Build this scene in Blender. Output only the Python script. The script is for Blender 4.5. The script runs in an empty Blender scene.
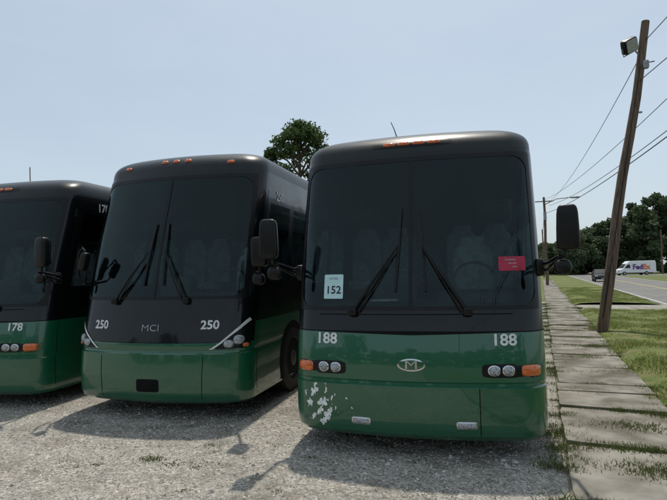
import bpy, bmesh, math, random
import numpy as np
from mathutils import Vector, Matrix
random.seed(7); rng=np.random.default_rng(5)
sc=bpy.context.scene
col=sc.collection
rad=math.radians

# ------------------------------------------------------------------ materials
def newmat(name):
    m=bpy.data.materials.new(name); m.use_nodes=True
    nt=m.node_tree; b=nt.nodes['Principled BSDF']
    return m,nt,b
def N(nt,t,**k):
    n=nt.nodes.new(t)
    for a,v in k.items(): setattr(n,a,v)
    return n
def c4(c): return (c[0],c[1],c[2],1)
def noise_fac(nt,scale,detail=6,lo=.4,hi=.6,rough=.6,coord='Object',stretch=None):
    tc=N(nt,'ShaderNodeTexCoord'); n=N(nt,'ShaderNodeTexNoise')
    n.inputs['Scale'].default_value=scale; n.inputs['Detail'].default_value=detail; n.inputs['Roughness'].default_value=rough
    if stretch:
        mp=N(nt,'ShaderNodeMapping'); mp.inputs['Scale'].default_value=stretch
        nt.links.new(tc.outputs[coord],mp.inputs[0]); nt.links.new(mp.outputs[0],n.inputs['Vector'])
    else: nt.links.new(tc.outputs[coord],n.inputs['Vector'])
    r=N(nt,'ShaderNodeMapRange'); r.inputs['From Min'].default_value=lo; r.inputs['From Max'].default_value=hi
    nt.links.new(n.outputs['Fac'],r.inputs['Value'])
    return r.outputs[0]
def mixc(nt,fac,a,b):
    m=N(nt,'ShaderNodeMix',data_type='RGBA')
    for s,v in ((0,fac),(6,a),(7,b)):
        if hasattr(v,'default_value') or hasattr(v,'links'): nt.links.new(v,m.inputs[s])
        elif s==0: m.inputs[0].default_value=v
        else: m.inputs[s].default_value=c4(v)
    return m.outputs[2]
def mathn(nt,op,a,b):
    m=N(nt,'ShaderNodeMath',operation=op)
    for i,v in enumerate((a,b)):
        if isinstance(v,(int,float)): m.inputs[i].default_value=v
        else: nt.links.new(v,m.inputs[i])
    return m.outputs[0]
def simple(name,c,rough=.5,metal=0,coat=0,var=.25,scale=8,spec=.5):
    m,nt,b=newmat(name)
    f=noise_fac(nt,scale)
    o=mixc(nt,f,tuple(x*(1-var) for x in c),tuple(min(1,x*(1+var)) for x in c))
    nt.links.new(o,b.inputs['Base Color'])
    b.inputs['Roughness'].default_value=rough; b.inputs['Metallic'].default_value=metal
    b.inputs['Coat Weight'].default_value=coat; b.inputs['Coat Roughness'].default_value=.06
    b.inputs['Specular IOR Level'].default_value=spec
    return m
def paint(name,c,dust=(.15,.145,.125),dustamt=.25,rough=.35,coat=.6,spec=.5):
    m,nt,b=newmat(name)
    f1=noise_fac(nt,2.2,8,.45,.8); f2=noise_fac(nt,30,6,.5,.75,stretch=(1,1,.2))
    tc=N(nt,'ShaderNodeTexCoord'); sp=N(nt,'ShaderNodeSeparateXYZ'); nt.links.new(tc.outputs['Object'],sp.inputs[0])
    low=N(nt,'ShaderNodeMapRange'); low.inputs['From Min'].default_value=.95; low.inputs['From Max'].default_value=.2
    nt.links.new(sp.outputs['Z'],low.inputs['Value'])
    d=mathn(nt,'ADD',mathn(nt,'MULTIPLY',f1,.6),mathn(nt,'MULTIPLY',f2,.35))
    spk=noise_fac(nt,90,2,.66,.72)
    d=mathn(nt,'ADD',mathn(nt,'MULTIPLY',d,dustamt),mathn(nt,'MULTIPLY',mathn(nt,'MULTIPLY',low.outputs[0],mathn(nt,'ADD',f2,.3)),dustamt*.6))
    d=mathn(nt,'ADD',d,mathn(nt,'MULTIPLY',spk,.08))
    o=mixc(nt,d,c,dust); nt.links.new(o,b.inputs['Base Color'])
    r=mathn(nt,'ADD',mathn(nt,'MULTIPLY',d,.8),rough); nt.links.new(r,b.inputs['Roughness'])
    b.inputs['Specular IOR Level'].default_value=spec
    b.inputs['Coat Weight'].default_value=coat; b.inputs['Coat Roughness'].default_value=.04
    n=N(nt,'ShaderNodeTexNoise'); n.inputs['Scale'].default_value=1.6; n.inputs['Detail'].default_value=1
    nt.links.new(tc.outputs['Object'],n.inputs['Vector'])
    bp=N(nt,'ShaderNodeBump'); bp.inputs['Strength'].default_value=.16; bp.inputs['Distance'].default_value=.04
    nt.links.new(n.outputs['Fac'],bp.inputs['Height']); nt.links.new(bp.outputs[0],b.inputs['Normal']); nt.links.new(bp.outputs[0],b.inputs['Coat Normal'])
    return m
def glass(name,tint,refl=1.0,dirt=.2,ior=1.42):
    m=bpy.data.materials.new(name); m.use_nodes=True; nt=m.node_tree; nt.nodes.clear()
    out=N(nt,'ShaderNodeOutputMaterial'); tr=N(nt,'ShaderNodeBsdfTransparent'); tr.inputs[0].default_value=c4(tint)
    gl=N(nt,'ShaderNodeBsdfGlossy'); gl.inputs['Roughness'].default_value=.0; gl.inputs[0].default_value=(.78*refl,1*refl,1*refl,1)
    df=N(nt,'ShaderNodeBsdfDiffuse'); df.inputs[0].default_value=(.16,.17,.16,1)
    fr=N(nt,'ShaderNodeFresnel'); fr.inputs[0].default_value=ior
    mx=N(nt,'ShaderNodeMixShader'); mx2=N(nt,'ShaderNodeMixShader')
    f=noise_fac(nt,1.2,3,.30,.75); f=mathn(nt,'ADD',mathn(nt,'MULTIPLY',f,dirt),.005)
    tc=N(nt,'ShaderNodeTexCoord'); n=N(nt,'ShaderNodeTexNoise'); n.inputs['Scale'].default_value=1.1; n.inputs['Detail'].default_value=1
    nt.links.new(tc.outputs['Object'],n.inputs['Vector'])
    bp=N(nt,'ShaderNodeBump'); bp.inputs['Strength'].default_value=.12; bp.inputs['Distance'].default_value=.04
    nt.links.new(n.outputs['Fac'],bp.inputs['Height']); nt.links.new(bp.outputs[0],gl.inputs['Normal'])
    nt.links.new(f,mx2.inputs[0]); nt.links.new(tr.outputs[0],mx2.inputs[1]); nt.links.new(df.outputs[0],mx2.inputs[2])
    nt.links.new(fr.outputs[0],mx.inputs[0]); nt.links.new(mx2.outputs[0],mx.inputs[1]); nt.links.new(gl.outputs[0],mx.inputs[2])
    nt.links.new(mx.outputs[0],out.inputs[0])
    return m

M={}
M['green']=paint('green_paint',(.002,.092,.042),dustamt=.10,rough=.28,coat=1.0)
M['black']=paint('black_paint',(.003,.004,.005),dustamt=.035,rough=.2,coat=.45,spec=.2)
M['roof']=paint('roof_paint',(.004,.007,.007),dustamt=.05,rough=.35,coat=.15,spec=.35)
M['wind']=glass('windshield_glass',(.55,.64,.62),dirt=.02)
M['sideg']=glass('side_glass',(.36,.40,.39),dirt=.02,ior=1.5)
M['rubber']=simple('rubber',(.012,.012,.012),.7)
M['trim']=simple('black_trim',(.005,.005,.005),.35,spec=.3)
M['seam']=simple('seam_dark',(.003,.004,.004),.8,spec=.2)
M['chrome']=simple('chrome',(.6,.6,.6),.12,1,var=.05)
M['alu']=simple('aluminium',(.35,.35,.35),.4,1)
M['rim']=simple('dirty_rim',(.10,.10,.095),.6,.5)
M['lens']=simple('clear_lens',(.30,.32,.33),.08,0,1,var=.5,scale=60)
M['bulb']=simple('lamp_reflector',(.62,.63,.65),.1,1,1,var=.3,scale=50)
M['amber']=simple('amber_lens',(.62,.12,.015),.25,0,1,var=.3,scale=60)
M['white']=simple('white_vinyl',(.68,.71,.70),.45,var=.12,scale=14)
M['chip']=simple('chipped_primer',(.78,.80,.78),.7,var=.15,scale=20)
M['paper']=simple('paper',(.50,.72,.74),.6,var=.05)
M['ink']=simple('ink',(.01,.015,.02),.6)
M['red']=simple('red_placard',(.42,.02,.06),.5,var=.1)
M['seat']=simple('seat_fabric',(.20,.23,.26),.9,var=.3)
M['dash']=simple('dashboard',(.045,.045,.043),.7)
M['pape2']=simple('papers',(.6,.6,.57),.8)

# ------------------------------------------------------------------ mesh helpers
def mesh_obj(name,verts,faces,mats,parent=None,idx=None,smooth=True,angle=40):
    me=bpy.data.meshes.new(name); me.from_pydata([tuple(v) for v in verts],[],faces); 
    if not isinstance(mats,(list,tuple)): mats=[mats]
    for m in mats: me.materials.append(m)
    if idx is not None: me.polygons.foreach_set('material_index',idx)
    me.update()
    ob=bpy.data.objects.new(name,me); col.objects.link(ob)
    if smooth:
        me.polygons.foreach_set('use_smooth',[True]*len(me.polygons))
        try: me.set_sharp_from_angle(angle=rad(angle))
        except Exception: pass
    if parent: ob.parent=parent
    return ob
def empty(name,loc=(0,0,0),rz=0):
    e=bpy.data.objects.new(name,None); e.location=loc; e.rotation_euler=(0,0,rz); e.empty_display_size=.3; col.objects.link(e); return e
class MB:
    def __init__(s): s.v=[];s.f=[];s.m=[]
    def add(s,v,f,mi=0):
        o=len(s.v); s.v+= [tuple(a) for a in v]; s.f+=[tuple(i+o for i in q) for q in f]; s.m+=[mi]*len(f)
    def obj(s,name,mats,parent=None,smooth=True,angle=40): return mesh_obj(name,s.v,s.f,mats,parent,s.m,smooth,angle)
def tube_geo(pts,r,seg=8,caps=True):
    pts=[Vector(p) for p in pts]; rs=r if isinstance(r,(list,tuple)) else [r]*len(pts)
    v=[];f=[]; up=None
    for i,p in enumerate(pts):
        t=(pts[min(i+1,len(pts)-1)]-pts[max(i-1,0)]).normalized()
        if up is None: up=Vector((0,0,1)) if abs(t.z)<.9 else Vector((1,0,0))
        a=t.cross(up).normalized(); b=a.cross(t).normalized(); up=b
        for k in range(seg):
            an=2*math.pi*k/seg; v.append(p+(a*math.cos(an)+b*math.sin(an))*rs[i])
    for i in range(len(pts)-1):
        for k in range(seg):
            k2=(k+1)%seg; f.append((i*seg+k,i*seg+k2,(i+1)*seg+k2,(i+1)*seg+k))
    if caps: f.append(tuple(range(seg-1,-1,-1))); f.append(tuple((len(pts)-1)*seg+k for k in range(seg)))
    return v,f
def sbox_geo(c,size,e=.35,rot=None,nu=20,nv=12,taper=0):
    v=[];f=[]
    def sp(x,p): return math.copysign(abs(x)**p,x)
    for j in range(nv+1):
        ph=-math.pi/2+math.pi*j/nv
        for i in range(nu):
            th=2*math.pi*i/nu+math.pi/nu
            zz=sp(math.sin(ph),e); tp=1-taper*(zz*.5+.5)
            p=Vector((sp(math.cos(ph),e)*sp(math.cos(th),e)*size[0]/2*tp,sp(math.cos(ph),e)*sp(math.sin(th),e)*size[1]/2,zz*size[2]/2))
            if rot: p=rot@p
            v.append(p+Vector(c))
    for j in range(nv):
        for i in range(nu):
            i2=(i+1)%nu; f.append((j*nu+i,j*nu+i2,(j+1)*nu+i2,(j+1)*nu+i))
    return v,f
def lathe_x(cx,cy,cz,prof,seg=36):
    v=[];f=[]
    for r,x in prof:
        for k in range(seg):
            a=2*math.pi*k/seg; v.append((cx+x,cy+r*math.cos(a),cz+r*math.sin(a)))
    n=len(prof)
    for i in range(n-1):
        for k in range(seg):
            k2=(k+1)%seg; f.append((i*seg+k,i*seg+k2,(i+1)*seg+k2,(i+1)*seg+k))
    f.append(tuple(range(seg-1,-1,-1))); f.append(tuple((n-1)*seg+k for k in range(seg)))
    return v,f
def text_geo(s,size,bold=.02,align='CENTER',sx=1.0):
    cu=bpy.data.curves.new('t','FONT'); cu.body=s; cu.size=size; cu.align_x=align; cu.align_y='CENTER'; cu.offset=bold*size; cu.resolution_u=3
    ob=bpy.data.objects.new('t',cu); col.objects.link(ob)
    dg=bpy.context.evaluated_depsgraph_get(); me=bpy.data.meshes.new_from_object(ob.evaluated_get(dg))
    v=[(p.co.x*sx,p.co.y) for p in me.vertices]; f=[tuple(p.vertices) for p in me.polygons]
    bpy.data.objects.remove(ob); bpy.data.meshes.remove(me); return v,f

# ------------------------------------------------------------------ coach bus
L=13.7
class Body:
    def __init__(s,keys,zs,hr,D,R,B,n=2.9):
        s.k=np.array(keys); s.zs=zs; s.hr=hr; s.D=D; s.R=R; s.B=B; s.n=n
    def wf(s,z):
        k=s.k
        if z<=s.zs: return float(np.interp(z,k[:,0],k[:,1])),float(np.interp(z,k[:,0],k[:,2]))
        w0,f0=s.wf(s.zs); t=min(1,(z-s.zs)/s.hr); sn=t**(s.n/2); c=math.sqrt(max(0,1-sn*sn))**(2/s.n)
        return w0*c, f0+s.D*(1-c)+.22*(z-s.zs)
    def g(s,z):
        w,f=s.wf(z); r=min(s.R,w*.6); bow=s.B*(w/1.25)**2; xf=max(w-r,1e-4)
        for _ in range(5):
            p0=math.atan(2*bow/max(xf,1e-4)); xf=max(w-r+r*math.sin(p0),1e-4)
        return w,f,xf,w-r,f+bow+r*math.cos(p0),r,p0,bow
    def U(s,u,z):
        w,f,xf,xc,yc,r,p0,bow=s.g(z); a=abs(u); sg=1 if u>=0 else -1
        if a<=1: x=a*xf; y=f+bow*a*a
        elif a<=2: ph=p0+(math.pi/2-p0)*(a-1); x=xc+r*math.sin(ph); y=yc-r*math.cos(ph)
        else: x=w; y=yc+(a-2)/12.9*(L-yc)
        return Vector((sg*x,y,z))
    def X(s,x,z):
        w,f,xf,xc,yc,r,p0,bow=s.g(z); a=abs(x)
        if a<=xf: return Vector((x,f+bow*(a/xf)**2,z))
        a=min(a,w-1e-3); ph=math.asin(min(1,max(0,(a-xc)/r))); return Vector((math.copysign(a,x),yc-r*math.cos(ph),z))
    def off(s,fn,p,z,o):
        a=fn(p,z); e=.01
        t1=fn(p+e,z)-fn(p-e,z); t2=fn(p,z+e)-fn(p,z-e); n=t1.cross(t2)
        if n.length<1e-9: return a
        n.normalize()
        if n.dot(Vector((a.x*.6,-1,0)))<0: n=-n
        return a+n*o
    def SX(s,x,z,o=.003): return s.off(s.X,x,z,o)
    def SU(s,u,z,o=.003): return s.off(s.U,u,z,o)

def pill(mb,B,x0,z0,w,h,depth,mi,e=.45,base=.001,rings=3,seg=24,fn=None,rot=0):
    v=[];f=[]
    def sp(x,p): return math.copysign(abs(x)**p,x)
    for i in range(rings+1):
        k=math.cos(i/rings*math.pi/2*.9); o=base+depth*math.sin(i/rings*math.pi/2)
        if i==0: k=1; o=base
        for j in range(seg):
            a=2*math.pi*j/seg; dx=sp(math.cos(a),e)*w/2*k; dz=sp(math.sin(a),e)*h/2*k
            if depth<.0061:
                k2=1-i/rings*.97; dx=sp(math.cos(a),e)*w/2*k2; dz=sp(math.sin(a),e)*h/2*k2; 
            if rot: dx,dz=dx*math.cos(rot)-dz*math.sin(rot),dx*math.sin(rot)+dz*math.cos(rot)
            v.append(B.SX(x0+dx,z0+dz,o))
    for i in range(rings):
        for j in range(seg):
            j2=(j+1)%seg; f.append((i*seg+j,i*seg+j2,(i+1)*seg+j2,(i+1)*seg+j))
    f.append(tuple(rings*seg+j for j in range(seg)))
    mb.add(v,f,mi)
def band(mb,fn,pa,pb,mi,o=.003,n=30,m=3):
    def samp(pl,t):
        x=t*(len(pl)-1); i=min(int(x),len(pl)-2); k=x-i
        return (pl[i][0]*(1-k)+pl[i+1][0]*k, pl[i][1]*(1-k)+pl[i+1][1]*k)
    v=[];f=[]
    for i in range(n+1):
        a=samp(pa,i/n); b=samp(pb,i/n)
        for j in range(m+1):
            k=j/m; v.append(fn(a[0]*(1-k)+b[0]*k,a[1]*(1-k)+b[1]*k,o))
    for i in range(n):
        for j in range(m):
            q=i*(m+1)+j; f.append((q,q+1,q+m+2,q+m+1))
    mb.add(v,f,mi)

def textmap(mb,B,s,x0,z0,size,mi,o=.005,bold=.02,sx=1.):
    v,f=text_geo(s,size,bold,sx=sx)
    mb.add([B.SX(x0+a,z0+b,o) for a,b in v],f,mi)

def make_bus(kind,number,loc,rz=0):
    root=empty('coach_bus',loc,rz); root.scale=(1.045,1,1)
    if kind=='E':
        keys=[(.20,1.21,.08),(.25,1.24,.03),(.32,1.25,.01),(.5,1.25,0),(.72,1.25,.0),(.735,1.245,.025),(.76,1.245,.028),(.775,1.25,.02),(1.0,1.25,.035),(1.24,1.25,.075),(1.36,1.25,.10),(1.5,1.25,.135),(2.0,1.25,.25),(2.5,1.25,.385),(3.14,1.245,.58),(3.2,1.24,.60)]
        B=Body(keys,3.2,.40,1.9,.30,.12); zg=1.25; zb=1.47; zt=3.13; ub=1.55
    else:
        keys=[(.22,1.19,.10),(.26,1.235,.03),(.34,1.25,.0),(.6,1.25,-.01),(.86,1.25,.01),(.875,1.245,.03),(.90,1.245,.035),(.915,1.25,.03),(1.1,1.25,.06),(1.3,1.25,.10),(1.56,1.25,.16),(2.0,1.25,.26),(2.5,1.245,.40),(3.0,1.235,.56),(3.32,1.23,.66),(3.37,1.23,.68)]
        B=Body(keys,3.37,.39,1.5,.34,.14,n=3.1); zg=1.0; zb=1.56; zt=3.29; ub=1.5
    zz=set([.22,.24,.26,.29,.32,.4,.5,.6,zg,zb,zt,1.75,1.25,2.92,B.zs]); 
    for k in keys: zz.add(k[0])
    z=.7
    while z<B.zs: zz.add(round(z,3)); z+=.1
    zz=sorted(zz); cl=[zz[0]]
    prio=set([zg,zb,zt,1.75,1.25,2.92,B.zs]+[k[0] for k in keys])
    for z in zz[1:]:
        if z-cl[-1]<.03 and z not in prio: continue
        cl.append(z)
    rows=cl
    nr=16
    for i in range(1,nr+1):
        th=math.pi/2*i/nr; rows.append(B.zs+B.hr*math.sin(th)**(2/B.n) if i<nr else B.zs+B.hr)
    us=[i/14 for i in range(0,15)]+[1+i/10 for i in range(1,11)]
    us=[u for u in us if abs(u-ub)>.04]+[ub]; us.sort()
    wins=[(.18,1.05),(1.25,2.75),(2.87,4.37),(4.49,5.99),(6.11,7.61),(7.73,9.23),(9.35,10.85),(10.97,12.3)]
    side=sorted(set([.1]+[a for w in wins for a in w]+[12.9]))
    us+= [2+s for s in side]
    full=[-u for u in reversed(us[1:])]+us
    nc=len(full); v=[];f=[];mi=[]
    for z in rows:
        for u in full: v.append(B.U(u,z))
    for r in range(len(rows)-1):
        zm=(rows[r]+rows[r+1])/2
        for c in range(nc-1):
            um=(full[c]+full[c+1])/2; a=abs(um); m=1
            if zm<zg or (a>1.9 and zm<1.25): m=0
            if zm>B.zs: m=2
            if zb<zm<zt and a<ub: m=3
            if a>2 and 1.75<zm<2.92:
                d=a-2
                if any(w0<d<w1 for w0,w1 in wins): m=4
            f.append((r*nc+c,r*nc+c+1,(r+1)*nc+c+1,(r+1)*nc+c)); mi.append(m)
        f.append((r*nc+nc-1,r*nc,(r+1)*nc,(r+1)*nc+nc-1)); mi.append(0 if zm<zg else 1)
    mesh_obj('body_shell',v,f,[M['green'],M['black'],M['roof'],M['wind'],M['sideg']],root,mi,True,28)
    mb=MB(); mats=[M['trim'],M['seam'],M['white'],M['chrome'],M['lens'],M['amber'],M['bulb'],M['chip'],M['paper'],M['ink'],M['red'],M['green'],M['rubber'],M['alu'],M['black']]
    TR,SE,WH,CH,LE,AM,BU,CP,PA,IN,RE,GR,RU,AL,BK=range(15)
    gw=.035
    band(mb,B.SU,[(-ub,zb),(ub,zb)],[(-ub,zb+gw*1.2),(ub,zb+gw*1.2)],TR,n=60)
    band(mb,B.SU,[(-ub,zt+.02),(ub,zt+.02)],[(-ub,zt-gw),(ub,zt-gw)],TR,n=60)
    for s in (-1,1):
        band(mb,B.SU,[(s*(ub+.02),zb),(s*(ub+.02),zt)],[(s*(ub-.12),zb),(s*(ub-.12),zt)],TR,o=.0045)
        for (zc,sg) in ((zb,1),(zt,-1)):
            A=[];C=[]
            for i in range(9):
                t=i/8*math.pi/2; rr=.16
                A.append((s*(ub-.12-.45*(1-math.sin(t))*1.0),zc+sg*(.03+rr*(1-math.cos(t)))))
                C.append((s*(ub-.06),zc+sg*(.0+rr*(1-math.cos(t)))))
            band(mb,B.SU,A,C,TR,o=.006,n=16,m=6)
    band(mb,B.SX,[(-.018,zb),(-.018,zt)],[(.018,zb),(.018,zt)],TR,o=.007,n=24)
    if kind=='E':
        band(mb,B.SX,[(.62,.24),(.62,.72)],[(.628,.24),(.628,.72)],SE,n=12,m=1)
        for s in (-1,1):
            band(mb,B.SU,[(s*2.05,.3),(s*2.05,3.1)],[(s*2.06,.3),(s*2.06,3.1)],SE,n=30,m=1)
        band(mb,B.SU,[(-2,1.252),(-1,1.252),(0,1.225),(1,1.252),(2,1.252)],[(-2,1.262),(-1,1.262),(0,1.265),(1,1.262),(2,1.262)],SE,n=40,m=1)
        band(mb,B.SX,[(-.95,1.425),(.95,1.425)],[(-.95,1.435),(.95,1.435)],SE,n=30,m=1)
        for s in (-1,1):
            pill(mb,B,s*.93,.885,.56,.135,.006,TR,e=.35)
            for k,xx in enumerate((.76,.89)):
                pill(mb,B,s*xx,.885,.115,.105,.012,CH,e=.9,base=.006); pill(mb,B,s*xx,.885,.095,.085,.028,LE,e=.9,base=.016)
            pill(mb,B,s*1.09,.885,.17,.11,.03,AM,e=.5,base=.006)
            pill(mb,B,s*.50,.36,.19,.075,.008,CH,e=.3); pill(mb,B,s*.50,.36,.16,.05,.015,LE,e=.3,base=.008)
        pill(mb,B,0,.935,.27,.125,.006,CH,e=1); pill(mb,B,0,.935,.235,.098,.004,GR,e=1,base=.008)
        textmap(mb,B,'M',0,.933,.115,CH,o=.015,bold=.0,sx=1.5)
        zr=3.31
        pill(mb,B,0,zr,.86,.085,.006,TR,e=.5,rings=4,seg=40)
        for xx in (-.24,-.08,.08,.24): pill(mb,B,xx,zr,.13,.036,.02,AM,e=.5,base=.006)
        tz=1.175; tx=.86; ts=.155
    else:
        for s in (-1,1):
            band(mb,B.SX,[(s*.70,.25),(s*.72,.87)],[(s*.708,.25),(s*.728,.87)],SE,n=12,m=1)
            band(mb,B.SU,[(s*2.05,.3),(s*2.05,3.1)],[(s*2.06,.3),(s*2.06,3.1)],SE,n=30,m=1)
            A=[(s*1.21,1.31),(s*1.12,1.20),(s*1.02,1.10),(s*.92,1.01),(s*.82,.935),(s*.79,.925)]
            C=[(s*1.225,1.275),(s*1.14,1.175),(s*1.03,1.078),(s*.93,.990),(s*.83,.92),(s*.79,.922)]
            band(mb,B.SX,A,C,WH,o=.008,n=30,m=2)
            A2=[(s*1.222,1.265),(s*1.14,1.165),(s*1.03,1.07),(s*.93,.982),(s*.86,.935)]
            C2=[(s*1.225,.95),(s*1.16,.93),(s*1.06,.925),(s*.95,.92),(s*.87,.92)]
            band(mb,B.SX,A2,C2,TR,o=.006,n=30,m=5)
            pill(mb,B,s*1.02,.985,.12,.10,.03,LE,e=.9,base=.008); pill(mb,B,s*1.125,1.035,.11,.12,.03,LE,e=.9,base=.008)
            pill(mb,B,s*1.19,.965,.05,.05,.02,AM,e=.7,base=.008)
        band(mb,B.SX,[(-.79,.998),(.79,.998)],[(-.79,1.006),(.79,1.006)],SE,n=30,m=1)
        textmap(mb,B,'MCI',0,1.19,.12,AL,o=.008,bold=0,sx=1.25)
        pill(mb,B,0,.46,.32,.17,.004,TR,e=.25); pill(mb,B,0,.46,.30,.15,.004,SE,e=.25,base=.007)
        for xx in (-.8,-.18,.0,.18,.8):
            zr=3.54 if abs(xx)<.5 else 3.49
            pill(mb,B,xx,zr,.10,.04,.025,AM,e=.5)
        tz=1.225; tx=.78; ts=.155
    for s in (-1,1): textmap(mb,B,number,s*tx,tz,ts,WH,bold=.025)
    v,f=text_geo(number,.19,.03)
    mb.add([(B.g(3.0)[0]+.006,1.55+a,3.04+b) for a,b in v],f,WH)
    mb.add([(-B.g(3.0)[0]-.006,1.55-a,3.04+b) for a,b in v],f,WH)
    for s in (-1,1):
        for yy in (2.95,4.6,6.25,7.9):
            mb.add([(s*1.253,yy,.35),(s*1.253,yy+.012,.35),(s*1.253,yy+.012,1.22),(s*1.253,yy,1.22)],[(0,1,2,3)],SE)
        for yc_ in (2.0,10.0,11.3):
            vv=[];n=24
            for i in range(n+1):
                a=math.pi*(i/n)*1.26-math.pi*.13; vv.append((s*1.254,yc_+.60*math.cos(a),max(.225,.52+.60*math.sin(a))))
            mb.add(vv,[tuple(range(n+1))],SE)
    mb.obj('front_trim_and_lamps',mats,root)
    wb=MB()
    def wiper(xa,za,xb,zb1,zb2,tilt):
        p0=B.SX(xa,za,.03); 
        p1=B.SX(xb,(zb1+zb2)/2+.02,.06)
        pm=B.SX((xa*.5+xb*.5),(za*.5+(zb1+zb2)/4),.075)
        wb.add(*tube_geo([p0,pm,p1],[.018,.013,.009])); 
        p0b=B.SX(xa+(.06 if xa<0 else -.06),za,.03); wb.add(*tube_geo([p0b,B.SX((xa*.5+xb*.5)+(.03 if xa<0 else -.03),(za*.5+(zb1+zb2)/4),.07),p1],[.010,.008,.007]))
        wb.add(*tube_geo([B.SX(xb-tilt,zb1,.022),B.SX(xb,(zb1+zb2)/2,.028),B.SX(xb+tilt,zb2,.022)],[.013,.02,.010],6))
        wb.add(*sbox_geo(p0,(.09,.07,.08)))
    h=zb-.02
    if kind=='E':
        wiper(-.58,h,-.12,1.66,2.55,.03); wiper(.54,h,.12,1.66,2.52,-.03)
    else:
        wiper(-.58,h,-.13,1.75,2.60,.03); wiper(.46,h,.10,1.75,2.60,-.02)
    wb.obj('wipers',[M['trim']],root)
    if number=='188':
        mb=MB(); 
        pill(mb,B,-.80,1.72,.21,.26,.002,0,e=.08,base=.008,rings=4); textmap(mb,B,'152',-.80,1.68,.115,1,o=.013,bold=.015)
        textmap(mb,B,'LOT NO.',-.80,1.805,.026,1,o=.013,bold=.0)
        pill(mb,B,.965,1.925,.25,.145,.002,2,e=.08,base=.008,rings=4)
        for k in range(3): textmap(mb,B,('no parking','bus only','zone')[k],.95+.02*k,1.965-.036*k,.022,0,o=.013,bold=0)
        R=random.Random(11)
        spots=[(-.99,.63,.05),(-.90,.52,.055),(-.93,.43,.04),(-1.04,.50,.035),(-.84,.41,.055),(-.86,.65,.022),(-1.09,.60,.02),(-.76,.47,.014),(-.98,.70,.022),(-.80,.57,.02),(-.89,.33,.045),(-.85,.36,.03),(-1.0,.37,.03)]
        for _ in range(22): spots.append((R.gauss(-.92,.10),min(.71,max(.27,R.gauss(.49,.12))),R.uniform(.005,.013)))
        for (x,z,s) in spots:
            n=30; vv=[B.SX(x,z,.004)]; ph=R.uniform(0,6); ph2=R.uniform(0,6)
            for i in range(n):
                a=2*math.pi*i/n; r=s*(.8+.35*math.sin(2*a+ph)+.25*math.sin(5*a+ph2)+.35*(R.random()-.5)); vv.append(B.SX(x+r*math.cos(a)*.75,z+r*math.sin(a)*1.25,.004))
            mb.add(vv,[(0,1+i,1+(i+1)%n) for i in range(n)],3)
        mb.obj('stickers_and_chips',[M['paper'],M['ink'],M['red'],M['chip']],root,smooth=False)
        a0=Vector((-.22,1.3,3.53))
        mb=MB(); mb.add(*tube_geo([a0,a0+Vector((-.04,.0,.14)),a0+Vector((-.08,.02,.24))],[.008,.006,.005],6)); mb.add(*sbox_geo(a0,(.06,.06,.05))); mb.obj('roof_antenna',[M['trim']],root)
    mm=MB()
    for s in (-1,1):
        if kind=='E':
            c=Vector((s*1.43,.03,2.25)); mm.add(*sbox_geo(c,(.205,.13,.43),.38,Matrix.Rotation(rad(-s*8),3,'Z'),taper=.14))
            mm.add(*sbox_geo(c+Vector((-s*.05,.02,-.37)),(.15,.11,.145),.75))
            a=B.SU(s*1.75,1.93,0); e=c+Vector((-s*.03,.02,-.27))
            mm.add(*tube_geo([a,a+Vector((s*.07,-.06,-.01)),e+Vector((-s*.05,0,.0)),e,c+Vector((-s*.02,.02,-.15))],.019))
            a2=B.SU(s*1.75,1.84,0); mm.add(*tube_geo([a2,a2+Vector((s*.08,-.05,.02)),e+Vector((-s*.06,.0,-.03))],.016))
            mm.add(*sbox_geo(B.SU(s*1.72,1.88,.01),(.09,.13,.18),.5))
            g=c+Vector((0,.07,0)); mm.add([(g.x-.085,g.y,g.z-.17),(g.x+.085,g.y,g.z-.17),(g.x+.075,g.y,g.z+.17),(g.x-.075,g.y,g.z+.17)],[(0,1,2,3)],1)
        else:
            a=B.SU(s*1.6,1.80,0); c=Vector((-1.03,.14,2.10)) if s<0 else Vector((1.50,.06,2.15))
            if s<0:
                mm.add(*sbox_geo(c,(.10,.13,.26),.5,Matrix.Rotation(rad(14),3,'Y')))
                mm.add(*tube_geo([a,a+Vector((-.07,-.10,-.02)),a+Vector((-.05,-.22,.12)),c+Vector((-.12,.04,.12)),c+Vector((-.06,.04,.19)),c+Vector((0,.02,.14))],.016))
                mm.add(*tube_geo([a,a+Vector((.02,-.16,.0)),c+Vector((-.02,.05,-.2)),c+Vector((.0,.02,-.1))],.016))
            else:
                mm.add(*sbox_geo(c,(.20,.13,.38),.35)); mm.add(*sbox_geo(c+Vector((-.02,0,-.34)),(.15,.12,.15),.7))
                mm.add(*tube_geo([a,a+Vector((.1,-.08,.1)),c+Vector((0,0,-.27)),c+Vector((0,0,-.15))],.022))
    mm.obj('mirrors',[M['trim'],M['chrome']],root)
    wh=MB()
    for s in (-1,1):
        for yy in (2.0,10.0,11.3):
            pr=[(.30,-.30),(.50,-.29),(.52,-.25),(.52,-.05),(.505,-.015),(.46,.0),(.33,.0),(.30,-.03)]
            pr=[(r,x*s) for r,x in pr]; wh.add(*lathe_x(s*1.262,yy,.52,pr),0)
            hub=[(.30,-.06),(.285,-.01),(.25,-.06),(.14,-.06),(.12,-.0),(.05,.02)]
            wh.add(*lathe_x(s*1.262,yy,.52,[(r,x*s) for r,x in hub]),1)
    wh.obj('wheels',[M['rubber'],M['rim']],root)
    it=MB()
    it.add([(-1.2,.35,.45),(1.2,.35,.45),(1.2,L-.3,.45),(-1.2,L-.3,.45)],[(0,1,2,3)],1)
    it.add([(-1.22,1.0,1.30),(1.22,1.0,1.30),(1.22,L-.3,1.30),(-1.22,L-.3,1.30)],[(0,1,2,3)],1)
    it.add(*sbox_geo((0,.85,1.25),(2.3,.9,.55),.25),1)
    it.add(*sbox_geo((.62,.82,1.50),(.8,.55,.30),.35),1)
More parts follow.
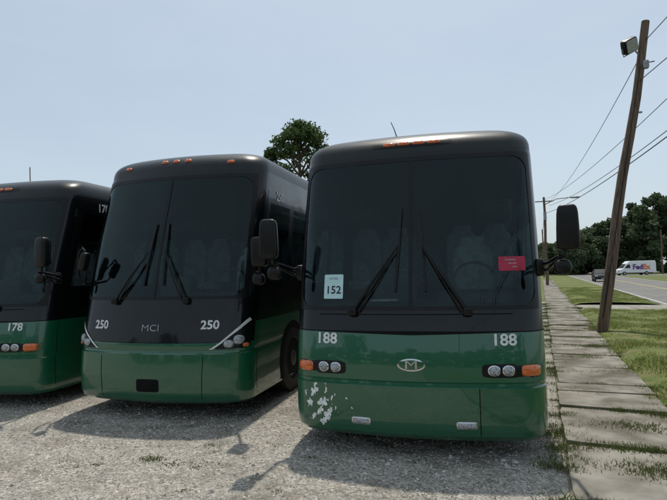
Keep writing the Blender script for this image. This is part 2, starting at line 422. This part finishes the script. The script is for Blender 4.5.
    it.add(*sbox_geo((-.35,.72,1.545),(.3,.22,.02),.2,Matrix.Rotation(.3,3,'Z')),2)
    it.add(*sbox_geo((-.3,1.3,1.62),(.5,.3,.5),.3),1)
    sw=[Vector((.62+.23*math.cos(a),1.15+.08*math.sin(a),1.75+.21*math.sin(a))) for a in [2*math.pi*i/20 for i in range(21)]]
    it.add(*tube_geo(sw,.016,6,False),1)
    def seat(x,y,z,w=.46):
        it.add(*sbox_geo((x,y,z+.42),(w,.48,.16),.4,nu=12,nv=8),0)
        it.add(*sbox_geo((x,y+.25,z+.80),(w,.16,.82),.4,Matrix.Rotation(rad(-8),3,'X'),nu=12,nv=8),0)
        it.add(*sbox_geo((x,y+.30,z+1.22),(w*.62,.13,.2),.5,nu=12,nv=6),0)
    seat(.62,1.7,1.0,.5)
    for r in range(12):
        for x in (-.95,-.48,.48,.95): seat(x,2.8+r*.82,1.25)
    for s in (-1,1): it.add(*sbox_geo((s*.95,7.4,2.78),(.5,10,.22),.25),1)
    it.obj('interior',[M['seat'],M['dash'],M['pape2']],root)
    return root

make_bus('E','188',(-.585,5.22,0))
make_bus('J','250',(-4.08,5.98,0))
make_bus('E','178',(-7.33,6.06,0))

# ------------------------------------------------------------------ ground coords
A0=Vector((.74,4.5)); DD=Vector((.1250,.9922)); NN=Vector((.9922,-.1250))
def so(s,o,z=0):
    p=A0+DD*s+NN*o; return (p.x,p.y,z)
def cam2w(X,Z): return (.9681*X-.2504*Z,.2504*X+.9681*Z)

def ground_mat(name,c1,c2,c3,s1,s2,bump=.3,bscale=60,rough=.95):
    m,nt,b=newmat(name)
    f1=noise_fac(nt,s1,8,.38,.62); f2=noise_fac(nt,s2,6,.45,.62)
    o=mixc(nt,f1,c1,c2); o=mixc(nt,mathn(nt,'MULTIPLY',f2,.7),o,c3)
    nt.links.new(o,b.inputs['Base Color']); b.inputs['Roughness'].default_value=rough; b.inputs['Specular IOR Level'].default_value=.2
    tc=N(nt,'ShaderNodeTexCoord'); n=N(nt,'ShaderNodeTexNoise'); n.inputs['Scale'].default_value=bscale; n.inputs['Detail'].default_value=5
    nt.links.new(tc.outputs['Object'],n.inputs['Vector'])
    bp=N(nt,'ShaderNodeBump'); bp.inputs['Strength'].default_value=bump; bp.inputs['Distance'].default_value=.03
    nt.links.new(n.outputs['Fac'],bp.inputs['Height']); nt.links.new(bp.outputs[0],b.inputs['Normal'])
    return m
def gravel_mat():
    m,nt,b=newmat('gravel')
    tc=N(nt,'ShaderNodeTexCoord')
    vo=N(nt,'ShaderNodeTexVoronoi'); vo.inputs['Scale'].default_value=42; nt.links.new(tc.outputs['Object'],vo.inputs['Vector'])
    vo2=N(nt,'ShaderNodeTexVoronoi'); vo2.inputs['Scale'].default_value=100; nt.links.new(tc.outputs['Object'],vo2.inputs['Vector'])
    sep=N(nt,'ShaderNodeSeparateColor'); nt.links.new(vo.outputs['Color'],sep.inputs[0])
    o=mixc(nt,sep.outputs[0],(.12,.108,.09),(.56,.53,.47))
    sep2=N(nt,'ShaderNodeSeparateColor'); nt.links.new(vo2.outputs['Color'],sep2.inputs[0])
    o2=mixc(nt,sep2.outputs[1],(.13,.12,.10),(.48,.45,.395))
    fm=noise_fac(nt,9,5,.4,.6); o=mixc(nt,fm,o,o2)
    mud=noise_fac(nt,.9,9,.47,.62,.7); o=mixc(nt,mathn(nt,'MULTIPLY',mud,.62),o,(.125,.105,.08))
    gr=noise_fac(nt,1.6,8,.58,.69,.7); o=mixc(nt,mathn(nt,'MULTIPLY',gr,.55),o,(.06,.065,.032))
    nt.links.new(o,b.inputs['Base Color']); b.inputs['Roughness'].default_value=.9; b.inputs['Specular IOR Level'].default_value=.2
    bp=N(nt,'ShaderNodeBump',invert=True); bp.inputs['Strength'].default_value=.8; bp.inputs['Distance'].default_value=.014
    nt.links.new(vo.outputs['Distance'],bp.inputs['Height'])
    bp2=N(nt,'ShaderNodeBump'); bp2.inputs['Strength'].default_value=.7; bp2.inputs['Distance'].default_value=.18
    n=N(nt,'ShaderNodeTexNoise'); n.inputs['Scale'].default_value=3; n.inputs['Detail'].default_value=6; nt.links.new(tc.outputs['Object'],n.inputs['Vector'])
    nt.links.new(n.outputs['Fac'],bp2.inputs['Height']); nt.links.new(bp.outputs[0],bp2.inputs['Normal']); nt.links.new(bp2.outputs[0],b.inputs['Normal'])
    return m
Mg=ground_mat('grass_ground',(.075,.11,.028),(.12,.155,.045),(.17,.15,.075),.15,1.2,.4,40)
Mverge=ground_mat('verge_grass',(.075,.11,.026),(.14,.17,.048),(.19,.165,.09),.8,2.2,.5,60)
Mgravel=gravel_mat()
Mconc=ground_mat('concrete',(.185,.170,.142),(.29,.27,.232),(.085,.076,.053),2.2,1.3,.3,90)
Masph=ground_mat('asphalt',(.17,.165,.155),(.22,.215,.205),(.12,.118,.11),.4,3,.2,200)
Mdrive=ground_mat('driveway_gravel',(.26,.25,.22),(.36,.34,.30),(.16,.14,.10),1,4,.4,80)
def quad(name,pts,m,parent=None): return mesh_obj(name,pts,[tuple(range(len(pts)))],m,parent,smooth=False)
S=3000
quad('ground',[(-S,-S,0),(S,-S,0),(S,S,0),(-S,S,0)],Mg)
quad('gravel_lot',[(-60,-25,.004),so(-28,0,.004),so(26,0,.004),(-60,30,.004)],Mgravel)
mb=MB(); R=random.Random(2); s=-12
while s<75:
    ln=1.5; t=[R.uniform(.025,.06) for _ in range(4)] if s<20 else [.04]*4
    a=.0+R.uniform(-.02,.02); b=1.25+R.uniform(-.03,.02); g=R.uniform(.012,.03)
    c=[(s+g,a),(s+g,b),(s+ln-g,b),(s+ln-g,a)]
    if s<14 and R.random()<.45:
        k=R.uniform(.35,.65); k2=k+R.uniform(-.2,.2)
        pcs=[[(s+g,a),(s+g,b),(s+ln*k2-.01,b),(s+ln*k-.01,a)],[(s+ln*k+.01,a),(s+ln*k2+.01,b),(s+ln-g,b),(s+ln-g,a)]]
    else: pcs=[c]
    for pc in pcs:
        out=[]
        cxs=sum(a_[0] for a_ in pc)/4; cxo=sum(a_[1] for a_ in pc)/4
        for i in range(4):
            p=pc[i];q=pc[(i+1)%4]
            for k in range(8):
                u=k/8; j=.0 if k==0 else R.uniform(-.012,.006)
                sx=p[0]+(q[0]-p[0])*u; ox=p[1]+(q[1]-p[1])*u
                sc_=1+j/.6
                if k==0: sc_=.97
                out.append((cxs+(sx-cxs)*sc_,cxo+(ox-cxo)*sc_))
        tt=[x+R.uniform(-.012,.012) for x in t]; n=len(out)
        hh=lambda p: tt[0]+(tt[1]-tt[0])*(p[1]/1.25)+(tt[2]-tt[0])*((p[0]-s)/1.5)*.5
        v=[so(p[0],p[1],hh(p)) for p in out]+[so(p[0],p[1],-.02) for p in out]
        mb.add(v,[tuple(range(n))]+[(i,(i+1)%n,(i+1)%n+n,i+n) for i in range(n)])
    s+=ln
sw=mb.obj('sidewalk',[Mconc],smooth=False)
bm=bmesh.new(); bm.from_mesh(sw.data); bmesh.ops.recalc_face_normals(bm,faces=bm.faces); bm.to_mesh(sw.data); bm.free()
quad('sidewalk_dirt',[so(-14,-.02,.008),so(-14,1.4,.008),so(80,1.4,.008),so(80,-.02,.008)],ground_mat('dirt',(.12,.10,.07),(.2,.18,.14),(.06,.07,.03),3,2,.5,70))
from mathutils import noise as mnoise
def vh(s,o):
    e=min(1,max(0,(o-1.25)/.35))*min(1,max(0,(5.0-o)/.5))
    base=.02+e*(.05+.10*(mnoise.noise(Vector((s*.35,o*.5,0)))+.6))
    return base
def verge(name,s0,s1,o0=1.25,o1=5.0,st=.5):
    ns=int((s1-s0)/st); no=12; v=[];f=[]
    for i in range(ns+1):
        for j in range(no+1):
            s=s0+(s1-s0)*i/ns; o=o0+(o1-o0)*j/no; v.append(so(s,o,vh(s,o)))
    for i in range(ns):
        for j in range(no):
            q=i*(no+1)+j; f.append((q,q+1,q+no+2,q+no+1))
    return mesh_obj(name,v,f,Mverge)
verge('grass_verge',-14,19.5); verge('grass_verge',23.5,90)
quad('driveway',[so(19.4,1.2,.02),so(19.0,5.2,.02),so(24.0,5.2,.02),so(23.6,1.2,.02)],Mdrive)
quad('road',[so(-60,5.0,.012),so(-60,12.6,.012),so(400,12.6,.012),so(400,5.0,.012)],Masph)
Mwl=simple('road_paint_white',(.5,.5,.48),.7,scale=3,var=.3); Myl=simple('road_paint_yellow',(.42,.33,.12),.7,scale=3,var=.3)
mb=MB()
for o,w,mi in ((5.25,.1,0),(12.25,.1,0),(8.65,.1,1),(8.85,.1,1)):
    mb.add([so(-60,o,.016),so(-60,o+w,.016),so(400,o+w,.016),so(400,o,.016)],[(0,1,2,3)],mi)
mb.obj('road_markings',[Mwl,Myl],smooth=False)
quad('side_street',[cam2w(46,92)+(.008,),cam2w(140,88)+(.008,),cam2w(140,102)+(.008,),cam2w(50,104)+(.008,)],Masph)

# ------------------------------------------------------------------ grass blades, stones, weeds
def leafmat(name,c1,c2,scale=.6,rough=.7,c3=None,tr=.3):
    m,nt,b=newmat(name)
    f=noise_fac(nt,scale,4,.35,.65); o=mixc(nt,f,c1,c2)
    g=noise_fac(nt,scale*14,2,.35,.65); o=mixc(nt,mathn(nt,'MULTIPLY',g,.5),o,c3 or tuple(x*1.5 for x in c2))
    nt.links.new(o,b.inputs['Base Color']); b.inputs['Roughness'].default_value=rough; b.inputs['Specular IOR Level'].default_value=.25
    out=nt.nodes['Material Output']; tl=N(nt,'ShaderNodeBsdfTranslucent'); nt.links.new(o,tl.inputs[0])
    mx=N(nt,'ShaderNodeMixShader'); mx.inputs[0].default_value=tr
    nt.links.new(b.outputs[0],mx.inputs[1]); nt.links.new(tl.outputs[0],mx.inputs[2]); nt.links.new(mx.outputs[0],out.inputs[0])
    return m
Mblade=leafmat('grass_blades',(.10,.165,.03),(.19,.235,.06),.7,c3=(.34,.30,.13),tr=.45)
def fastmesh(name,verts,nper,mat):
    nv=len(verts); nf=nv//nper
    me=bpy.data.meshes.new(name); me.vertices.add(nv); me.vertices.foreach_set('co',verts.astype(np.float32).ravel())
    me.loops.add(nv); me.loops.foreach_set('vertex_index',np.arange(nv,dtype=np.int32))
    me.polygons.add(nf); me.polygons.foreach_set('loop_start',np.arange(0,nv,nper,dtype=np.int32)); me.polygons.foreach_set('loop_total',np.full(nf,nper,dtype=np.int32))
    me.materials.append(mat); me.update(calc_edges=True); me.validate()
    ob=bpy.data.objects.new(name,me); col.objects.link(ob); return ob
def blades(pts,h,name,mat,w=.006,lean=.5):
    n=len(pts); a=rng.uniform(0,2*np.pi,n); hh=h*rng.uniform(.5,1.3,n); b=rng.uniform(0,2*np.pi,n); ln=rng.uniform(0,lean,n)*hh
    P=np.zeros((n,3,3)); d=np.stack([np.cos(a),np.sin(a),0*a],1)*w*rng.uniform(.7,1.5,n)[:,None]
    P[:,0]=pts-d; P[:,1]=pts+d; P[:,2]=pts+np.stack([np.cos(b)*ln,np.sin(b)*ln,hh],1)
    return fastmesh(name,P.reshape(-1,3),3,mat)
def so_np(s,o,z): return np.stack([A0.x+DD.x*s+NN.x*o,A0.y+DD.y*s+NN.y*o,z],1)
n=120000
s=-2+ (rng.random(n)**1.6)*46; o=rng.uniform(1.10,4.95,n)
dens=np.array([mnoise.noise(Vector((a*.9,b*.9,9)))+.6*mnoise.noise(Vector((a*2.7,b*2.7,4))) for a,b in zip(s,o)])
keep=~((s>19.2)&(s<23.8)) & (rng.random(n)<np.clip(.75+1.5*dens,.12,1)); s=s[keep];o=o[keep];dens=dens[keep]
z=np.array([vh(a,b) for a,b in zip(s,o)])-.005
hs=.02+.07*np.clip(dens+.45,0,1.1)
blades(so_np(s,o,z),hs,'grass',Mblade,w=.007,lean=.9)
W=[];H=[]
for k in range(300):
    sj=rng.uniform(-1,24); 
    if rng.random()<.5: oc=rng.choice([-.03,1.27])+rng.normal(0,.06); 
    else: sj=round(sj/1.5)*1.5+rng.normal(0,.03); oc=rng.uniform(0,1.25)
    m=rng.integers(40,260); sp=rng.uniform(.03,.12)
    W.append(so_np(sj+rng.normal(0,sp*.7,m),oc+rng.normal(0,sp*1.5,m),np.full(m,.02))); H.append(np.full(m,rng.uniform(.02,.06)))
for (sx,oy) in ((.9,.75),(4.0,.3),(2.3,.75),(5.6,.8),(7.2,.6),(8.8,.9),(10.5,.7),(12,.4),(13.5,.8)):
    m=700; W.append(so_np(sx+rng.normal(0,.12,m),oy+rng.normal(0,.22,m),np.full(m,.03))); H.append(np.full(m,.035))
for k in range(60):
    x=rng.uniform(-7,.7); y=rng.uniform(3.0,6.2); m=rng.integers(10,80); sp=rng.uniform(.02,.08)
    W.append(np.stack([x+rng.normal(0,sp*1.6,m),y+rng.normal(0,sp,m),np.full(m,.004)],1)); H.append(np.full(m,rng.uniform(.006,.016)))
for (x,y) in ((-3.2,4.75),):
    m=160; W.append(np.stack([x+rng.normal(0,.07,m),y+rng.normal(0,.05,m),np.full(m,.004)],1)); H.append(np.full(m,.028))
blades(np.concatenate(W),np.concatenate(H),'weeds',leafmat('weed_blades',(.06,.10,.024),(.10,.14,.04),1.5,c3=(.18,.16,.07),tr=.35),w=.005,lean=1.3)
n=42000
x=rng.uniform(-9,.95,n); y=2.2+rng.random(n)**1.3*6.5
k=(x<.78+(y-4.5)*.126)
x=x[k];y=y[k];n=len(x)
sz=rng.uniform(.004,.012,n)*(1+1.4*(rng.random(n)>.95))
base=np.array([[1,0,0],[0,1,0],[-1,0,0],[0,-1,0],[0,0,1]],float); tri=np.array([[0,1,4],[1,2,4],[2,3,4],[3,0,4]])
ang=rng.uniform(0,6.28,n); V=np.zeros((n,5,3))
jit=rng.uniform(.6,1.3,(n,5,3)); B5=base[None]*jit
V[:,:,0]=(B5[:,:,0]*np.cos(ang)[:,None]-B5[:,:,1]*np.sin(ang)[:,None])*sz[:,None]*1.3+x[:,None]
V[:,:,1]=(B5[:,:,0]*np.sin(ang)[:,None]+B5[:,:,1]*np.cos(ang)[:,None])*sz[:,None]+y[:,None]
V[:,:,2]=B5[:,:,2]*sz[:,None]*.8+.004
m,nt,b=newmat('stone'); tc=N(nt,'ShaderNodeTexCoord'); vo=N(nt,'ShaderNodeTexVoronoi'); vo.inputs['Scale'].default_value=35
nt.links.new(tc.outputs['Object'],vo.inputs['Vector']); sep=N(nt,'ShaderNodeSeparateColor'); nt.links.new(vo.outputs['Color'],sep.inputs[0])
nt.links.new(mixc(nt,sep.outputs[0],(.14,.128,.108),(.58,.55,.49)),b.inputs['Base Color']); b.inputs['Roughness'].default_value=.9
fastmesh('gravel_stones',V[:,tri,:].reshape(-1,3),3,m)

# ------------------------------------------------------------------ trees
Mbark=simple('bark',(.10,.075,.055),.9,scale=15,var=.4)
def leaves_geo(clumps,leaf,rr=None):
    out=[]
    for (c,r,n) in clumps:
        d=rng.normal(0,1,(n,3)); d/=np.linalg.norm(d,axis=1)[:,None]; R_=r*rng.random(n)**.45
        p=np.array(c)+d*R_[:,None]*np.array([1,1,.8])
        u=rng.normal(0,1,(n,3)); u/=np.linalg.norm(u,axis=1)[:,None]
        w=np.cross(u,rng.normal(0,1,(n,3))); w/=np.linalg.norm(w,axis=1)[:,None]
        s=leaf*rng.uniform(.6,1.4,n)[:,None]
        out.append(np.stack([p-u*s,p-w*s*.6,p+u*s,p+w*s*.6],1))
    return np.concatenate(out)
Mleaf=leafmat('foliage',(.035,.065,.022),(.070,.11,.035),.5)
Mleaf2=leafmat('foliage_far',(.048,.072,.038),(.08,.108,.052),.12)
def tree(name,x,y,h,cw,cb,nc=70,leaf=.12,nl=130,conic=.4,mat=None):
    root=empty(name,(x,y,0)); T=MB()
    T.add(*tube_geo([(0,0,0),(.05,0,h*.3),(-.05,.05,h*.6),(0,0,h*.93)],[h*.028,h*.02,h*.012,h*.003],10))
    cl=[]
    for i in range(nc):
        t=rng.random()**.8; zz=cb+(h-cb)*t; prof=(math.sin(math.pi*min(1,(t*.8+.2)))**.5)*(1-conic*t); r=cw*prof*(rng.random()**.45); a=rng.uniform(0,6.28)
        c=(r*math.cos(a),r*math.sin(a),zz); cr=rng.uniform(.35,.75)*cw*.25
        cl.append((c,cr,int(nl*rng.uniform(.5,1.3))))
        if i%3==0: T.add(*tube_geo([(0,0,max(.5,zz-r*.7-.3)),(c[0]*.5,c[1]*.5,zz-r*.25),c],[h*.008,h*.005,.01],5))
    T.obj('trunk_and_limbs',[Mbark],root)
    g=leaves_geo(cl,leaf).reshape(-1,3); ob=fastmesh('crown',g,4,mat or Mleaf); ob.parent=root
    return root
x,y=cam2w(-2.2,36); tree('tree',x,y,12.1,4.0,3.5,nc=150,leaf=.105,nl=140,conic=.25)
cl=[]
def mass(x,y,h,w,n=28,k=120):
    for i in range(n):
        t=rng.random(); r=w*math.sin(math.pi*min(1,t*.75+.22))**.7*rng.random()**.5; a=rng.uniform(0,6.28)
        cl.append(((x+r*math.cos(a),y+r*math.sin(a),.5+t*(h-1.2)),rng.uniform(.9,1.9),k))
def top_at(px):
    return np.interp(px,[540,575,590,600,615,640,667,720,800],[9,10,11,12.5,14.5,17,19,19,16])
for px in np.arange(546,790,7.0):
    Z=rng.uniform(118,142); X=(px-333)/520*Z; mass(*cam2w(X,Z),top_at(px)*rng.uniform(.85,1.06),rng.uniform(3.5,5))
for px in np.arange(-160,546,26.0):
    Z=rng.uniform(140,170); X=(px-333)/520*Z; mass(*cam2w(X,Z),rng.uniform(7,11),6)
for xx in np.arange(-60,45,4.2): mass(xx,rng.uniform(-48,-38),rng.uniform(7,13),4.5,22,70)  # unseen row behind the camera, added to break up reflections in the bus panels
g=leaves_geo(cl,.42).reshape(-1,3); fastmesh('distant_trees',g,4,Mleaf2)

# ------------------------------------------------------------------ poles & wires
Mwood,nt,b=newmat('weathered_wood')
f=noise_fac(nt,14,8,.35,.65,stretch=(1,1,.06)); nt.links.new(mixc(nt,f,(.07,.046,.030),(.19,.13,.09)),b.inputs['Base Color']); b.inputs['Roughness'].default_value=.9
Mcable=simple('cable',(.012,.012,.012),.6); Mgal=simple('galvanised',(.30,.31,.32),.5,.6)
def poleobj(name,base,top,r0,r1,extra=None):
    root=empty(name,base); b0=Vector(base); T=MB(); n=8
    pts=[(Vector(top)-b0)*(i/n)+Vector((.03*math.sin(i*1.3),.02*math.cos(i*1.7),0)) for i in range(n+1)]; pts[0]=Vector((0,0,-.3))
    T.add(*tube_geo(pts,[r0+(r1-r0)*i/n for i in range(n+1)],14),0)
    if extra: extra(T,b0)
    T.obj('pole',[Mwood,Mgal,M['trim'],M['lens']],root); return root
bx,by,_=so(11.75,1.30)
top=Vector((5.15,16.4,8.85))
def ex(T,b0):
    fl=Vector((4.62,16.2,8.12))-b0; at=Vector((4.98,16.36,7.85))-b0
    T.add(*tube_geo([at,at+Vector((-.12,-.05,.05)),fl+Vector((.12,.0,-.12))],.022),1)
    R_=Matrix.Rotation(rad(20),3,'Z')@Matrix.Rotation(rad(-28),3,'Y')@Matrix.Rotation(rad(25),3,'X')
    T.add(*sbox_geo(fl,(.42,.22,.40),.25,R_),2)
    T.add(*sbox_geo(fl+R_@Vector((0,-.115,0)),(.36,.03,.34),.2,R_),3)
    T.add(*tube_geo([fl+R_@Vector((-.24,0,0)),fl+R_@Vector((-.24,0,-.22)),fl+R_@Vector((.24,0,-.22)),fl+R_@Vector((.24,0,0))],.015,6),1)
    T.add(*sbox_geo(at+Vector((.05,-.1,-.3)),(.16,.14,.24),.4),1)
    d=top-b0; 
    T.add(*tube_geo([d*.86+Vector((.1,-.05,0)),d*.86+Vector((.35,-.05,.02))],.02,6),1)
    T.add(*tube_geo([d*.70+Vector((.1,-.05,0)),d*.70+Vector((.22,-.05,.0))],.03,8),1)
    T.add(*tube_geo([d*t+Vector((-.02,-.15+.04*t,0)) for t in (.05,.3,.6,.85)],.012,6),2)
poleobj('utility_pole',(bx,by,0),top,.15,.105,ex)
fb=Vector((7.85,57.8,0)); ft=Vector((7.85,57.8,9.2))
def ex2(T,b0):
    T.add(*tube_geo([(0,0,8.4),(1.2,0,8.95),(2.6,0,9.05)],.05,8),1); T.add(*sbox_geo((3.0,0,9.02),(.95,.34,.2),.6),1)
    T.add(*tube_geo([(-.9,0,8.75),(.9,0,8.75)],.06,6),0)
    T.add(*tube_geo([(-.0,-.2,7.6),(.0,-.2,6.8)],.16,10),1)
poleobj('utility_pole',tuple(fb),ft,.16,.11,ex2)
poleobj('utility_pole',(4.9,-21,0),Vector((4.9,-21,9.2)),.16,.11)
x,y=cam2w(.631*105,105); poleobj('utility_pole',(x,y,0),Vector((x,y,9.0)),.17,.12)
x,y=cam2w((29-333)/520*45,45); 
poleobj('flag_pole',(x,y,0),Vector((x,y,11.6)),.06,.04)
def wire(a,b,sag,r=.012,n=40):
    a=Vector(a);b=Vector(b); return tube_geo([a.lerp(b,i/n)-Vector((0,0,sag*4*(i/n)*(1-i/n))) for i in range(n+1)],r,5)
wb=MB()
wb.add(*wire((4.9,-21,9.0),(7.85,57.8,8.9),1.7,.013)); wb.add(*wire((5.4,-21,8.3),(8.3,57.8,8.3),1.7,.016)); wb.add(*wire((4.9,-21,7.6),(7.85,57.8,7.5),1.5,.02))
wb.add(*wire((5.02,16.35,8.0),(7.85,57.8,8.4),.8,.012)); wb.add(*wire((5.10,16.4,8.3),(6.3,-21,9.0),.5,.012)); wb.add(*wire((4.85,16.3,7.1),(6.6,-21,7.8),.6,.012))
wb.add(*wire((7.85,57.8,8.9),(14.0,107,8.9),.9,.02)); wb.add(*wire((7.85,57.8,8.2),(14.0,107,8.2),.9,.02))
wb.obj('overhead_wires',[Mcable])
poleobj('utility_pole',(14.0,107,0),Vector((14.0,107,9.2)),.16,.11)

# ------------------------------------------------------------------ road vehicles
def extr(T,prof,mi):
    n=len(prof); v=[(-p[2],p[0],p[1]) for p in prof]+[(p[2],p[0],p[1]) for p in prof]
    f=[tuple(range(n)),tuple(range(2*n-1,n-1,-1))]+[(i,i+n,(i+1)%n+n,(i+1)%n) for i in range(n)]
    T.add(v,f,mi)
def veh_wheels(T,ys,x,r,mt,mh):
    for s in (-1,1):
        for yy in ys:
            T.add(*lathe_x(s*x,yy,r,[(r*.6,-.2*s),(r,-.19*s),(r,-.02*s),(r*.93,0),(r*.6,0)],24),mt)
            T.add(*lathe_x(s*x,yy,r,[(r*.58,-.1*s),(r*.55,.005*s),(r*.15,.012*s)],20),mh)
def finish_vehicle(ob,wd=.05):
    bm=bmesh.new(); bm.from_mesh(ob.data); bmesh.ops.recalc_face_normals(bm,faces=bm.faces); bm.to_mesh(ob.data); bm.free()
    bv=ob.modifiers.new('bevel','BEVEL'); bv.width=wd; bv.segments=3; bv.limit_method='ANGLE'; bv.angle_limit=rad(25)
Mcar=simple('car_paint',(.02,.024,.03),.5,0,.0,spec=.2); Mdg=simple('dark_glass',(.015,.018,.02),.2,0,0,spec=.25); 
xx,yy,_=so(64.5,6.6); car=empty('car',(xx,yy,0),-rad(7.2))
T=MB(); extr(T,[(0,.30,.80),(-.03,.55,.86),(.08,.78,.88),(1.1,1.0,.90),(3.6,1.03,.90),(4.5,1.0,.86),(4.62,.6,.86),(4.55,.28,.82)],0)
extr(T,[(1.0,.98,.82),(1.75,1.43,.66),(2.2,1.50,.63),(3.2,1.48,.63),(4.0,1.0,.80)],0)
ob=T.obj('body',[Mcar],car); finish_vehicle(ob,.05)
T=MB()
T.add([(-.74,1.12,1.035),(.74,1.12,1.035),(.60,1.70,1.40),(-.60,1.70,1.40)],[(0,1,2,3)],0)
T.v=[(a,b-.03,c+.02) for a,b,c in T.v]
for s in (-1,1):
    T.add([(s*.835,1.4,1.04),(s*.835,3.7,1.04),(s*.70,3.15,1.42),(s*.70,1.9,1.40)],[(0,1,2,3)],0)
    T.add(*sbox_geo((s*.66,.03,.68),(.34,.16,.14),.5),1); T.add(*sbox_geo((s*.98,1.5,1.05),(.2,.12,.14),.6),2)
T.add(*sbox_geo((0,-.01,.50),(1.0,.1,.26),.4),2); T.add(*sbox_geo((0,-.05,.42),(.4,.04,.12),.3),1)
veh_wheels(T,(.9,3.6),.86,.32,3,4); T.obj('glass_lamps_wheels',[Mdg,M['lens'],M['trim'],M['rubber'],M['alu']],car)
x,y=cam2w(58.3,101); van=empty('delivery_van',(x,y,0),rad(-75.5)); 
Vl=7.3; ox=-Vl/2
Mvw=simple('van_white',(.72,.72,.73),.35,0,.5,var=.04)
T=MB(); extr(T,[(ox+.05,.35,.95),(ox,.75,.96),(ox+.15,1.08,.95),(ox+.95,1.30,.95),(ox+1.7,2.25,.86),(ox+2.3,2.72,.82),(ox+Vl-.1,2.75,.84),(ox+Vl,2.4,.92),(ox+Vl,.45,.98)],0)
ob=T.obj('body',[Mvw],van); finish_vehicle(ob,.08)
T=MB(); Mfp=simple('purple_vinyl',(.10,.02,.22),.5); Mfo=simple('orange_vinyl',(.75,.16,.01),.5)
for s in (-1,1):
    T.add([(s*.975,ox+1.35,1.38),(s*.975,ox+2.35,1.38),(s*.90,ox+2.3,2.05),(s*.90,ox+1.8,2.05)],[(0,1,2,3)],0)
    T.add(*sbox_geo((s*.80,ox+.10,.85),(.3,.3,.26),.5),1); T.add(*sbox_geo((s*1.1,ox+1.35,1.6),(.18,.12,.34),.5),2)
    T.add(*sbox_geo((s*.965,0,.42),(.06,Vl-1.2,.14),.3),2)
T.add([(-.80,ox+.98,1.36),(.80,ox+.98,1.36),(.74,ox+1.62,2.2),(-.74,ox+1.62,2.2)],[(0,1,2,3)],0)
veh_wheels(T,(ox+1.15,ox+Vl-1.9),1.0,.37,3,4)
for word,mi in (('Fed',5),('Ex',6)):
    v,f=text_geo(word,1.35,.03,'LEFT' )
    if word=='Fed': wF=max(a for a,_ in v); st=ox+2.75
    else: st=ox+2.75+wF+.06
    T.add([(1.0,st+a,1.55+b_) for a,b_ in v],f,mi)
T.obj('glass_lettering_wheels',[Mdg,M['lens'],M['trim'],M['rubber'],M['alu'],Mfp,Mfo],van,smooth=False)

# ------------------------------------------------------------------ light
EL,AZ=rad(68),rad(-5)
w=bpy.data.worlds.new('World'); sc.world=w; w.use_nodes=True; nt=w.node_tree
bg=nt.nodes['Background']; sk=nt.nodes.new('ShaderNodeTexSky'); sk.sky_type='NISHITA'; sk.sun_disc=False
sk.sun_elevation=EL; sk.sun_rotation=AZ; sk.air_density=1.0; sk.dust_density=2.5; sk.ozone_density=1.0; sk.altitude=100
hz=noise_fac(nt,1.1,5,.3,.75,coord='Generated',stretch=(1,1,3)); hz=mathn(nt,'ADD',mathn(nt,'MULTIPLY',hz,.22),.45)
o=mixc(nt,hz,sk.outputs[0],(6.1,7.1,7.8))
nt.links.new(o,bg.inputs[0]); bg.inputs[1].default_value=.112
d=Vector((math.sin(AZ)*math.cos(EL),math.cos(AZ)*math.cos(EL),math.sin(EL)))
sl=bpy.data.lights.new('sun','SUN'); sl.energy=3.3; sl.angle=rad(1.0); sl.color=(1,.94,.84)
so_=bpy.data.objects.new('sun',sl); so_.rotation_euler=d.to_track_quat('Z','Y').to_euler(); so_.location=(0,0,30); col.objects.link(so_)

# ------------------------------------------------------------------ camera
cam=bpy.data.cameras.new('camera'); co=bpy.data.objects.new('camera',cam); col.objects.link(co)
cam.sensor_width=36; cam.lens=28.07; cam.clip_end=6000; cam.clip_start=.05
Rm=Matrix.Rotation(rad(14.5),4,'Z')@Matrix.Rotation(rad(90+2.42),4,'X')@Matrix.Rotation(rad(-1.26),4,'Z')
co.matrix_world=Matrix.Translation((0,0,1.88))@Rm
sc.camera=co
sc.view_settings.view_transform='Standard'; sc.view_settings.look='None'; sc.view_settings.exposure=0
